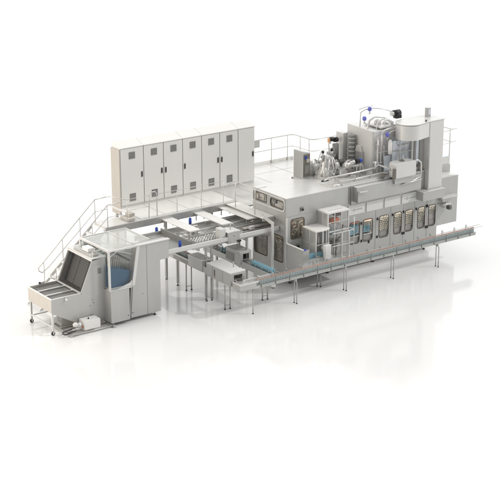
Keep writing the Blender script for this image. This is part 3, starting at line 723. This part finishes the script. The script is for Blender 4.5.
for y in (.10,): fm.box(3.43, 3.455, y-.014, y+.014, 2.232, 2.699)
fm.box(2.73, 2.755, -.02, .01, 1.22, 2.169).box(2.73, 2.755, -.37, .39, 1.66, 1.685).box(2.765, 3.37, -.43, -.405, 1.66, 1.685).box(3.21, 3.235, -.42, -.385, 1.22, 2.169)
fm.box(2.72, 3.43, -.44, -.38, 1.221, 1.26)
fm.build('frame', G)
gl = MB().m('glass').box(3.47, 4.39, -.228, -.222, 1.04, 2.69).build('glazing', G)
MB().m('haze_glass').box(3.437, 3.443, -.19, .39, 1.04, 2.69).build('glazing', G)
MB().m('glass').box(2.765, 3.38, -.398, -.392, 1.265, 2.165).build('glazing', G)
MB().m('haze_glass').box(2.737, 2.743, -.37, .39, 1.23, 2.165).build('glazing', G)
iw = MB()
iw.m('orange').box(3.78, 4.12, -.02, .14, 2.24, 2.42).cyl((3.8, 0, 2.3), (4.1, 0, 2.36), .09)
iw.m('inner_dark').cyl((3.62, .1, 2.45), (3.62, .1, 2.58), .09).box(4.0, 4.3, 0, .2, 2.48, 2.56)
iw.m('steel_dark').cyl((3.9, .05, 1.03), (3.9, .05, 1.5), .16).cyl((3.9, .05, 1.5), (3.9, .05, 1.56), .28).m('inner_dark').tube([(3.5, -.1, 1.75), (3.8, -.1, 1.55), (4.2, -.1, 1.7), (4.35, 0, 2.1)], .035)
iw.m('tube').cyl((3.95, 0, 1.5), (3.95, 0, 2.2), .03).cyl((4.15, .1, 1.1), (4.15, .1, 1.95), .025).cyl((3.65, .1, 1.6), (3.65, .1, 2.4), .02)
iw.m('teal')
for k in range(9): iw.cyl((3.5+.1*k, .2, 1.72), (3.5+.1*k, .2, 1.92), .035, .02, 8)
iw.m('inner_mid').cyl((2.95, .0, 1.22), (2.95, .0, 1.7), .1).cyl((3.2, .1, 1.5), (3.2, .1, 2.1), .04).m('tube').cyl((2.85, .1, 1.4), (2.85, .1, 2.1), .02).cyl((3.1, -.1, 1.22), (3.1, -.1, 1.9), .025)
iw.m('orange').box(3.05, 3.12, .1, .16, 2.02, 2.08).m('black').cyl((3.25, -.2, 2.0), (3.25, -.2, 2.12), .05)
iw.build('inner_works', G)
MB().m('white_paint').box(2.95, 3.22, -.72, -.56, 1.16, 1.70).m('steel_light').box(2.97, 3.0, -.56, -.4, 1.5, 1.6).build('control_box', G, bevel=.01)
tb_ = empty_mesh2 = MB().m('teal').lathe((0, 0, 0), [(.033, 0), (.036, .01), (.036, .12), (.03, .14), (.016, .17), (.016, .19)], 10)
p4 = tb_.build('empty_bottle', loc=(2.15, -.50, 1.225), label='teal bottle on the curved track at the foot of the glazed enclosure', cat='bottle', group='bottles on the curved track of the enclosure')
for k in range(1, 14):
    t = k/13
    c = p4.copy(); COL.objects.link(c); c.location = (2.15 + 1.0*t, -.50 + .12*math.sin(t*3.1), 1.225)
for k, (x, y) in enumerate(((2.92, -.28), (2.99, -.40))):
    l = MB().m('tube').cyl((x, y, .03), (x, y, .62), .02); foot(l, x, y, 0, .035); l.build('leg', G)

# ------------------------------------------------------------------ roof equipment
Zr = ZT + .03
rr = thing('rear_railing', 'thin tubular guard railing round the back of the platform behind the machine', 'railing', (6, 7.3, 2.61))
path = [(4.9, 7.3, 3.7), (7.35, 7.3, 3.7), (7.54, 7.26, 3.7), (7.60, 7.1, 3.7), (7.60, 6.2, 3.7), (7.66, 6.05, 3.7), (7.85, 6.0, 3.7), (9.45, 6.0, 3.7)]
MB().m('handrail').tube(path, .022).build('top_rail', rr)
MB().m('handrail').tube([(a, b, 3.2) for a, b, c in path], .015).build('mid_rail', rr)
for (x, y) in ((5.4, 7.3), (6.45, 7.3), (7.3, 7.3), (7.60, 6.8), (7.60, 6.2), (8.5, 6.0), (9.4, 6.0)): MB().m('handrail').cyl((x, y, 2.613), (x, y, 3.7), .018).build('post', rr)
MB().m('white_paint').box(4.0, 7.62, 7.32, 7.35, 2.613, 2.74).build('kickplate', rr)
MB().m('white_paint').box(7.63, 7.66, 6.05, 7.30, 2.613, 2.74).build('kickplate', rr)
sg = thing('grey_sign_board', 'small plain grey board fixed to the rear railing beside the control cabinets', 'board', (5.1, 7.27, 3.5))
MB().m('steel').box(5.35, 5.80, 7.26, 7.28, 3.40, 3.72).build('board', sg); MB().m('handrail').box(5.5, 5.6, 7.281, 7.30, 3.5, 3.66).build('clamp', sg)

hp = thing('operator_panel', 'grey upright operator panel with dark screen side on the machine roof', 'control panel', (4.3, 2.45, Zr))
MB().m('steel').prism([(4.12, Zr), (4.47, Zr), (4.47, 4.42), (4.12, 4.50)], 2.19, 2.78, 'y').build('housing', hp, bevel=.012)
sc_ = MB().m('inner_dark').box(4.15, 4.45, 2.175, 2.188, 3.5, 4.38).build('screen_panel', hp)
MB().m('blue').cyl((4.24, 2.172, 4.26), (4.24, 2.160, 4.26), .06).build('button', sc_)
MB().m('beige_and_warmlit').box(4.28, 4.42, 2.165, 2.174, 4.05, 4.2).m('steel_dark').box(4.2, 4.42, 2.165, 2.174, 3.62, 3.95).build('keypad', sc_)

fv = thing('filler_valve_unit', 'silver domed valve unit with hoses and black knobs on the machine roof', 'valve unit', (5.1, 1.9, Zr))
cx, cyy = 5.08, 1.95
MB().m('steel_light').lathe((cx, cyy, Zr), [(.46, 0), (.46, .05), (.36, .08), (.34, .22), (.26, .36), (.23, .60), (.16, .80), (.08, .86)], 24).build('dome', fv)
bg = MB().m('chrome')
for k in range(7):
    t = R(200 + 28*k); r0 = .36
    bg.tube([(cx+r0*math.cos(t), cyy+r0*math.sin(t), Zr+.08), (cx+.42*math.cos(t+.3), cyy+.42*math.sin(t+.3), Zr+.4), (cx+.26*math.cos(t+.5), cyy+.26*math.sin(t+.5), Zr+.75), (cx+.1*math.cos(t), cyy+.1*math.sin(t), Zr+.84)], .030, 8)
bg.m('steel_light').ball((cx+.38, cyy-.1, Zr+.38), .2, 1, .8, 1.1).ball((cx-.22, cyy-.25, Zr+.25), .18, .9, .7, 1.2)
bg.build('hoses', fv)
rg_ = random.Random(11)
hs_ = MB()
for k in range(16):
    t = rg_.uniform(2.6, 6.2); r_ = rg_.uniform(.28, .45); z = Zr + rg_.uniform(.1, .8)
    p = Vector((cx+r_*math.cos(t)*(1-.4*(z-Zr)), cyy+r_*math.sin(t)*(1-.4*(z-Zr)), z))
    hs_.m(('chrome', 'steel_dark', 'white_paint', 'inner_mid')[k % 4])
    if k % 3 == 0: hs_.cyl(p, p+Vector((rg_.uniform(-.15, .15), rg_.uniform(-.1, .1), .14)), .045, .03, 10)
    elif k % 3 == 1: hs_.tube([p, p+Vector((.1, -.05, .1)), p+Vector((.22, .02, .04)), p+Vector((.3, .1, -.15))], .02, 6)
    else: hs_.ball(p, rg_.uniform(.04, .08))
hs_.m('tube').tube([(cx-.1, cyy, Zr+.85), (cx-.35, cyy-.1, Zr+1.05), (cx-.5, cyy-.1, Zr+.7), (cx-.55, cyy-.1, Zr+.02)], .016, 6).tube([(cx+.1, cyy, Zr+.85), (cx+.3, cyy, Zr+1.15), (cx+.5, cyy+.1, Zr+.9), (cx+.6, cyy+.2, Zr+.05)], .016, 6)
hs_.build('fittings', fv)
for (x, y, z) in ((cx-.22, cyy-.05, Zr+.98), (cx+.18, cyy-.1, Zr+1.02)):
    k_ = MB().m('tube').cyl((x, y, z-.35), (x, y, z), .03).m('chrome').cyl((x, y, z-.12), (x, y, z-.02), .055).m('black').ball((x, y, z+.04), .065)
    k_.build('knob', fv)
MB().m('black').box(cx-.62, cx-.35, cyy-.6, cyy-.48, Zr, Zr+.05).build('base_plug', fv)
MB().m('steel_light').cyl((4.75, 2.5, Zr), (4.75, 2.5, Zr+.6), .18).cyl((4.7, 2.3, Zr+.3), (5.0, 2.3, Zr+.35), .12).m('steel').box(5.1, 5.4, 2.5, 2.72, Zr, Zr+.45).build('tank', fv)

dm = thing('drive_motors', 'cluster of grey and black motors with an orange tag behind the silver valve unit', 'motor group', (5.8, 2.6, Zr))
MB().m('black').cyl((5.70, 2.5, 4.70), (5.86, 2.5, 4.70), .085).cyl((5.90, 2.5, 4.66), (6.06, 2.5, 4.66), .10).m('inner_dark').cyl((5.86, 2.5, 4.69), (5.9, 2.5, 4.69), .05).build('motor', dm)
MB().m('orange_tag').box(5.60, 5.66, 2.44, 2.54, 4.60, 4.76).build('tag', dm)
MB().m('steel_dark').cyl((5.9, 2.4, Zr+.35), (5.9, 2.4, 4.52), .13).build('motor', dm)
MB().m('steel_dark').cyl((5.55, 2.3, Zr), (5.55, 2.3, Zr+.62), .12).m('steel').box(5.45, 5.66, 2.2, 2.4, Zr+.63, Zr+.85).build('motor', dm)
MB().m('inner_dark').lathe((5.95, 1.9, Zr+.38), [(.05, -.10), (.19, -.08), (.19, .08), (.05, .10)], 18, 'x').build('flywheel', dm)
MB().m('tube').tube([(5.4, 2.3, Zr), (5.45, 2.2, Zr+.5), (5.5, 2.3, Zr+.95), (5.55, 2.4, Zr+1.15), (5.7, 2.45, Zr+1.15)], .025).build('pipe', dm)
MB().m('steel').box(5.3, 6.4, 1.7, 2.7, Zr, Zr+.08).build('base_plate', dm)

bc = thing('tall_white_column', 'tall pale box column with a dark ribbed side beside the motors', 'column', (6.4, 2.45, Zr))
MB().m('steel_light').box(6.18, 6.42, 2.28, 2.72, Zr+.35, 4.93).m('steel').box(6.2, 6.55, 2.2, 2.74, Zr+.081, Zr+.349).build('column', bc, bevel=.015)
rbm = MB()
for k in range(12): rbm.m('steel_dark' if k % 2 else 'steel').cyl((6.43, 2.06, Zr+.42+.085*k), (6.43, 2.06, Zr+.42+.085*(k+1)), .13 if k % 2 else .145, n=18)
rbm.build('ribbed_drum', bc)

vm = thing('blue_valve_motor', 'small motor with a bright blue cap on two rods above the roof pipes', 'motor', (6.0, 1.1, Zr))
MB().m('black').cyl((5.85, 1.1, 4.10), (5.98, 1.1, 4.10), .10, n=16).m('blue').cyl((5.981, 1.1, 4.10), (6.14, 1.1, 4.10), .095, .07, n=16).build('motor', vm)
MB().m('tube').cyl((5.90, 1.1, Zr), (5.90, 1.1, 4.01), .02).cyl((6.08, 1.1, Zr), (6.08, 1.1, 4.02), .02).build('rod', vm)
MB().m('steel').cyl((5.55, 1.5, Zr), (5.55, 1.5, Zr+.35), .2).m('chrome').cyl((5.62, 1.3, Zr+.52), (5.84, 1.12, 4.10), .07).ball((5.6, 1.32, Zr+.5), .12).build('gearbox', vm)

fc = thing('filler_cabinet', 'large pale upright cabinet with sloping top at the centre of the machine roof', 'cabinet', (7.1, 1.6, Zr))
MB().m('steel_light').prism([(.95, Zr), (2.55, Zr), (2.55, 5.22), (.95, 5.18)], 6.60, 7.9, 'x').m('steel').box(6.56, 6.6, .93, .99, Zr, 5.2).build('body', fc, bevel=.015)
MB().m('steel').box(6.5, 6.598, 1.5, 2.0, Zr, 4.25).m('steel_light').prism([(1.55, 4.251), (1.95, 4.251), (1.85, 4.5), (1.62, 4.5)], 6.5, 6.598, 'x').build('side_box', fc, bevel=.01)
MB().m('pale_blue').box(7.32, 8.45, .64, .68, 3.9, 4.76).box(7.0, 7.95, .74, .78, 3.50, 4.20).m('print').box(7.55, 8.1, .632, .639, 4.55, 4.60).build('blue_panel', fc, bevel=.008)
dt = MB().m('print')
for i in range(6):
    for j in range(3): dt.cyl((7.5+.13*i, .632, 4.2+.1*j), (7.5+.13*i, .639, 4.2+.1*j), .012, n=6)
dt.build('rivets', fc)
MB().m('white_paint').cyl((7.15, .6, 4.30), (7.15, .6, 4.78), .085, n=16).cyl((7.15, .6, 4.78), (7.15, .6, 4.86), .085, .04, 16).build('filter_bottle', fc)

pm = thing('pipe_manifold', 'curved pipes and violet valves with a black motor on top of the roof cabinet', 'pipework', (7.6, 2.0, 5.2))
P = MB().m('chrome')
P.tube([(6.75, 1.5, 4.6), (6.75, 1.5, 5.2), (6.85, 1.5, 5.5), (7.1, 1.5, 5.6), (7.5, 1.45, 5.55), (7.9, 1.3, 5.3)], .04)
P.tube([(6.95, 1.2, 5.18), (7.0, 1.2, 5.4), (7.2, 1.2, 5.55), (7.5, 1.2, 5.5), (7.7, 1.1, 5.3)], .035)
P.tube([(6.7, 1.9, 5.2), (6.72, 1.9, 5.75), (6.9, 1.85, 5.85), (7.3, 1.8, 5.87)], .022)
P.tube([(7.3, 1.8, 5.87), (7.7, 1.7, 5.8), (8.2, 1.6, 5.62)], .016)
P.tube([(7.1, .8, 4.9), (7.4, .85, 5.1), (7.8, .8, 5.15)], .03)
P.tube([(6.85, .75, 4.4), (6.85, .75, 5.15), (7.0, .75, 5.25), (7.5, .8, 5.28)], .028)
P.tube([(6.5, 1.75, 5.93), (7.0, 1.7, 6.02), (7.15, 1.7, 6.0)], .016)
P.m('steel_light').ball((7.25, 1.5, 5.35), .15).ball((7.55, 1.35, 5.3), .14).box(7.0, 7.8, 1.0, 2.0, 5.24, 5.30)
P.build('pipes', pm)
for (x, y, z) in ((6.75, 1.7, 5.55), (7.05, 1.75, 5.88), (7.1, .72, 5.05)):
    MB().m('violet').lathe((x, y, z), [(.03, -.085), (.075, -.07), (.085, 0), (.078, .05), (.04, .08)], 14).m('chrome').cyl((x, y, z-.2), (x, y, z-.1), .035).build('valve', pm)
MB().m('black').cyl((8.08, 1.5, 5.60), (8.38, 1.5, 5.60), .14, n=8).m('black').box(8.15, 8.42, 1.4, 1.6, 5.40, 5.52).m('steel_light').cyl((7.95, 1.5, 5.60), (8.079, 1.5, 5.60), .09).build('motor', pm)

# extra pipework in front of and beside the roof cabinet
vp = thing('vertical_pipe_set', 'thin vertical steel pipes with flanges against the front of the roof cabinet', 'pipework', (7.0, .85, Zr))
for k, (x, y, z0, z1, r) in enumerate(((6.72, .84, Zr, 4.9, .03), (6.86, .80, Zr, 5.05, .022), (7.02, .82, Zr+.3, 4.6, .028), (7.62, .56, 4.0, 4.85, .02), (7.9, .56, 3.9, 4.8, .018))):
    MB().m('chrome').cyl((x, y, z0), (x, y, z1), r).cyl((x, y, z0+.5), (x, y, z0+.54), r*1.9).cyl((x, y, z1-.25), (x, y, z1-.21), r*1.9).cyl((x, y, z0+.01), (x, y, z0+.04), r*2.2).build('pipe', vp)
MB().m('tube').tube([(6.6, .78, 4.35), (7.0, .72, 4.40), (7.5, .6, 4.36), (8.2, .5, 4.30)], .02).tube([(6.6, .82, 3.95), (7.1, .8, 3.98), (7.6, .6, 4.86), (8.1, .55, 4.84)], .016).build('cross_pipe', vp)
rc = thing('roof_pump_group', 'low pumps and bent hoses on the machine roof between valve unit and roof cabinet', 'pump group', (5.9, 1.5, Zr))
MB().m('inner_mid').lathe((5.95, 1.75, Zr+.081), [(.26, 0), (.26, .12), (.2, .16), (.2, .2)], 20).build('pump', rc)
MB().m('chrome').tube([(5.7, 1.7, Zr+.1), (5.65, 1.6, Zr+.45), (5.85, 1.55, Zr+.6), (6.1, 1.6, Zr+.5), (6.2, 1.6, Zr+.05)], .045).build('hose', rc)
MB().m('steel_light').tube([(5.45, 1.5, Zr+.02), (5.5, 1.45, Zr+.3), (5.75, 1.35, Zr+.42), (6.35, 1.3, Zr+.40), (6.45, 1.3, Zr+.02)], .05).build('hose', rc)
MB().m('inner_dark').cyl((5.75, 2.0, Zr+.45), (5.95, 1.9, Zr+.45), .13, n=16).build('pump', rc)
MB().m('steel_light').box(5.35, 6.45, 1.25, 1.62, Zr+.001, Zr+.02).build('tray', rc)
# C-shaped lifting column
cc_ = thing('c_frame_column', 'tall pale C-shaped column with a rounded drum arm at the right end of the roof', 'column', (9.2, .5, 2.7))
yF = .18
MB().m('steel_light').box(8.82, 9.56, yF, .395, 2.68, 5.42).box(8.823, 9.557, .396, 1.0, 3.44, 5.418).build('column', cc_, bevel=.02)
MB().m('steel').box(8.18, 8.818, .50, 1.0, 3.43, 4.80).m('steel_dark').box(8.3, 8.36, .47, .498, 3.5, 4.7).box(8.56, 8.60, .47, .498, 3.43, 4.8).m('pale_blue').box(8.4, 8.54, .48, .498, 3.6, 4.7).build('inner_column', cc_)
pts = [(8.81, yF+.02)] + [(8.02 + .52*math.cos(R(t)), .53 + .52*math.sin(R(t))) for t in range(-78, -271, -6)] + [(8.1, 1.08), (8.81, 1.1)]
arm = MB().m('steel_light').prism(pts, 4.82, 5.40, 'z').build('arm', cc_)
MB().m('steel_light').prism([(q[0]*1 , q[1]) for q in ([(9.58, yF-.02)] + [(8.83, yF-.02)] + [(8.02 + .54*math.cos(R(t)), .53 + .54*math.sin(R(t))) for t in range(-78, -271, -6)] + [(8.1, 1.12), (9.58, 1.16)])], 5.422, 5.45, 'z').build('top_cover', cc_)
MB().m('steel').box(8.40, 9.56, -.02, .396, 2.30, 2.655).m('steel_light').box(8.38, 9.58, -.04, .397, 2.656, 2.675).build('base_block', cc_, bevel=.015)
MB().m('steel').box(9.2, 9.36, .75, .92, 5.452, 5.80).m('pale_blue').box(9.225, 9.335, .742, .749, 5.55, 5.75).build('beacon_box', cc_, bevel=.015)
MB().m('gap').box(8.6, 8.66, .2, .24, 5.4505, 5.52).box(8.835, 8.84, yF-.004, yF-.001, 2.75, 4.8).build('fastener', cc_)
MB().m('black').box(8.62, 8.68, Y0-.03, Y0-.001, 2.38, 2.43).box(8.62, 8.68, Y0-.03, Y0-.001, 2.25, 2.30).build('switch', M)

# beam box at the roof edge
bb = thing('roof_edge_housing', 'pale rounded-top box housing hanging over the front roof edge beside the column', 'housing', (7.5, .1, 3.4))
MB().m('steel_light').prism([(6.95, 3.46), (6.95, 3.98), (7.02, 4.06), (7.9, 4.06), (7.98, 4.0), (7.98, 3.46)], -.02, .42, 'y').build('body', bb, bevel=.02)
MB().m('inner_dark').ball((7.45, .2, 4.09), .05).box(7.35, 7.47, .1, .3, 4.065, 4.10).build('connector', bb)
MB().m('inner_dark').box(6.86, 6.94, .0, .1, 3.45, 3.85).build('cable_gland', bb)
MB().m('chrome').tube([(7.98, .2, 3.95), (8.25, .2, 3.98), (8.42, .2, 3.85), (8.45, .2, 3.5), (8.40, .2, 3.28), (8.1, .15, 3.22), (7.5, .12, 3.18)], .035).m('tube').tube([(7.98, .3, 3.85), (8.2, .3, 3.8), (8.24, .3, 3.40)], .03).m('inner_dark').cyl((8.02, .22, 3.72), (8.14, .22, 3.72), .08).box(8.3, 8.6, .25, .45, 3.66, 3.74).build('pipe', bb)
MB().m('steel').box(7.0, 7.95, .10, .17, 3.20, 3.44).m('chrome').cyl((7.4, .12, 3.13), (8.4, .12, 3.20), .03).build('support', bb)

rp = thing('roof_pipe_run', 'pair of long steel pipes running along the front of the machine roof', 'pipes', (5.6, .8, 3.7))
MB().m('chrome').tube([(4.2, 1.0, 3.62), (4.4, .82, 3.74), (5.5, .8, 3.76), (6.55, .8, 3.78), (6.7, .75, 3.90), (6.8, .5, 3.85), (6.95, .3, 3.75)], .035).build('pipe', rp)
MB().m('steel_light').tube([(4.3, .62, 3.56), (5.5, .6, 3.58), (6.75, .6, 3.60), (6.9, .4, 3.62)], .03).build('pipe', rp)
MB().m('steel_light').box(4.7, 6.9, .48, .95, Zr+.001, Zr+.06).box(4.2, 4.7, .5, 1.3, Zr+.001, Zr+.03).build('pipe_tray', rp)
MB().m('inner_dark').cyl((6.62, .38, 3.52), (6.62, .38, 3.60), .08).ball((6.62, .38, 3.5), .07).m('chrome').cyl((6.5, .7, 3.76), (6.5, .7, 4.05), .03).cyl((6.38, .7, 4.05), (6.62, .7, 4.05), .025).build('valve', rp)
for x in (4.6, 5.4, 6.2): MB().m('steel').box(x-.02, x+.02, .57, .83, Zr+.061, 3.72).build('support', rp)
MB().m('white_paint').tube([(4.35, .55, 3.50), (4.6, .6, 3.47), (5.0, .9, 3.46)], .06).build('cable_cover', rp)

# right back deck with railing
rd = thing('rear_deck', 'small pale stepped deck with thin railing at the right end behind the column', 'deck', (10.2, 1.1, 3.3))
MB().m('steel_light').box(9.6, 10.72, .97, 2.0, 3.28, 3.58).m('pale_blue').box(9.62, 10.70, .98, 1.98, 3.581, 3.60).build('deck', rd, bevel=.01)
MB().m('handrail').tube([(10.74, 1.95, 4.70), (10.74, .95, 4.70), (10.60, .85, 4.70), (9.6, .85, 4.70)], .018).tube([(10.72, .95, 4.70), (11.0, .95, 4.70)], .016).build('handrail', rd)
MB().m('handrail').tube([(10.74, 1.95, 4.18), (10.74, .95, 4.18), (10.60, .85, 4.18), (9.6, .85, 4.18)], .014).tube([(10.72, .95, 4.18), (11.0, .95, 4.18)], .014).build('mid_rail', rd)
for (x, y) in ((10.70, 1.9), (10.70, 1.0)): MB().m('handrail').cyl((x, y, 3.6), (x, y, 4.70), .019).build('post', rd)

# ------------------------------------------------------------------ world, light, camera
w = bpy.data.worlds.new('World'); scene.world = w; w.use_nodes = True
nt = w.node_tree; bgn = nt.nodes['Background']
tc = nt.nodes.new('ShaderNodeTexCoord')
dp = nt.nodes.new('ShaderNodeVectorMath'); dp.operation = 'DOT_PRODUCT'; dp.inputs[1].default_value = (.50, .70, .50)
nt.links.new(tc.outputs['Generated'], dp.inputs[0])
mr = nt.nodes.new('ShaderNodeMapRange'); mr.interpolation_type = 'SMOOTHSTEP'
mr.inputs['From Min'].default_value = -.75; mr.inputs['From Max'].default_value = .75
mr.inputs['To Min'].default_value = .22; mr.inputs['To Max'].default_value = 1.30
nt.links.new(dp.outputs['Value'], mr.inputs['Value'])
bgn.inputs['Color'].default_value = (1, 1, .992, 1)
nt.links.new(mr.outputs[0], bgn.inputs['Strength'])

def sun(name, vec, e, ang, col):
    l = bpy.data.lights.new(name, 'SUN'); l.energy = e; l.angle = R(ang); l.color = col
    o = bpy.data.objects.new(name, l); COL.objects.link(o)
    o.rotation_euler = Vector(vec).to_track_quat('-Z', 'Y').to_euler()
sun('key_light', (-1.0, .75, -1.0), .95, 3.5, (1, .98, .95))
def area(name, loc, size, size_y, e, rot, col=(1, .95, .85)):
    l = bpy.data.lights.new(name, 'AREA'); l.energy = e; l.shape = 'RECTANGLE'; l.size = size; l.size_y = size_y; l.color = col
    o = bpy.data.objects.new(name, l); COL.objects.link(o); o.location = loc; o.rotation_euler = rot
area('added_interior_fill', (7.25, .47, 2.3), 4.5, .06, 65, (R(-12), 0, 0), (1, .97, .92))  # added fill lamps inside the housing, brightening what the windows show
area('added_interior_fill', (3.2, 1.0, 3.3), 2.0, .5, 25, (0, 0, 0))
area('added_interior_fill', (2.6, 1.6, 3.3), .5, 1.9, 45, (0, 0, 0))
# large warm softbox on the left
l = bpy.data.lights.new('warm_softbox', 'AREA'); l.energy = 2600; l.shape = 'RECTANGLE'; l.size = 14; l.size_y = 9; l.color = (1, .88, .75)
o = bpy.data.objects.new('warm_softbox', l); COL.objects.link(o); o.location = (-24, 8, 8)
o.rotation_euler = (Vector((-3, 2, 1)) - Vector(o.location)).to_track_quat('-Z', 'Y').to_euler()

cam = bpy.data.cameras.new('camera'); cam.lens = 106.2; cam.sensor_width = 36; cam.clip_end = 1000; cam.clip_start = .5
co = bpy.data.objects.new('camera', cam); COL.objects.link(co)
co.location = (-29.9, -40.96, 18.6); co.rotation_euler = (R(90-18.2), 0, R(53.87-90))
scene.camera = co
scene.view_settings.view_transform = 'Standard'; scene.view_settings.look = 'None'
scene.view_settings.exposure = 0; scene.view_settings.gamma = 1
scene.render.resolution_x = scene.render.resolution_y = 1024
scene.cycles.transparent_max_bounces = 16
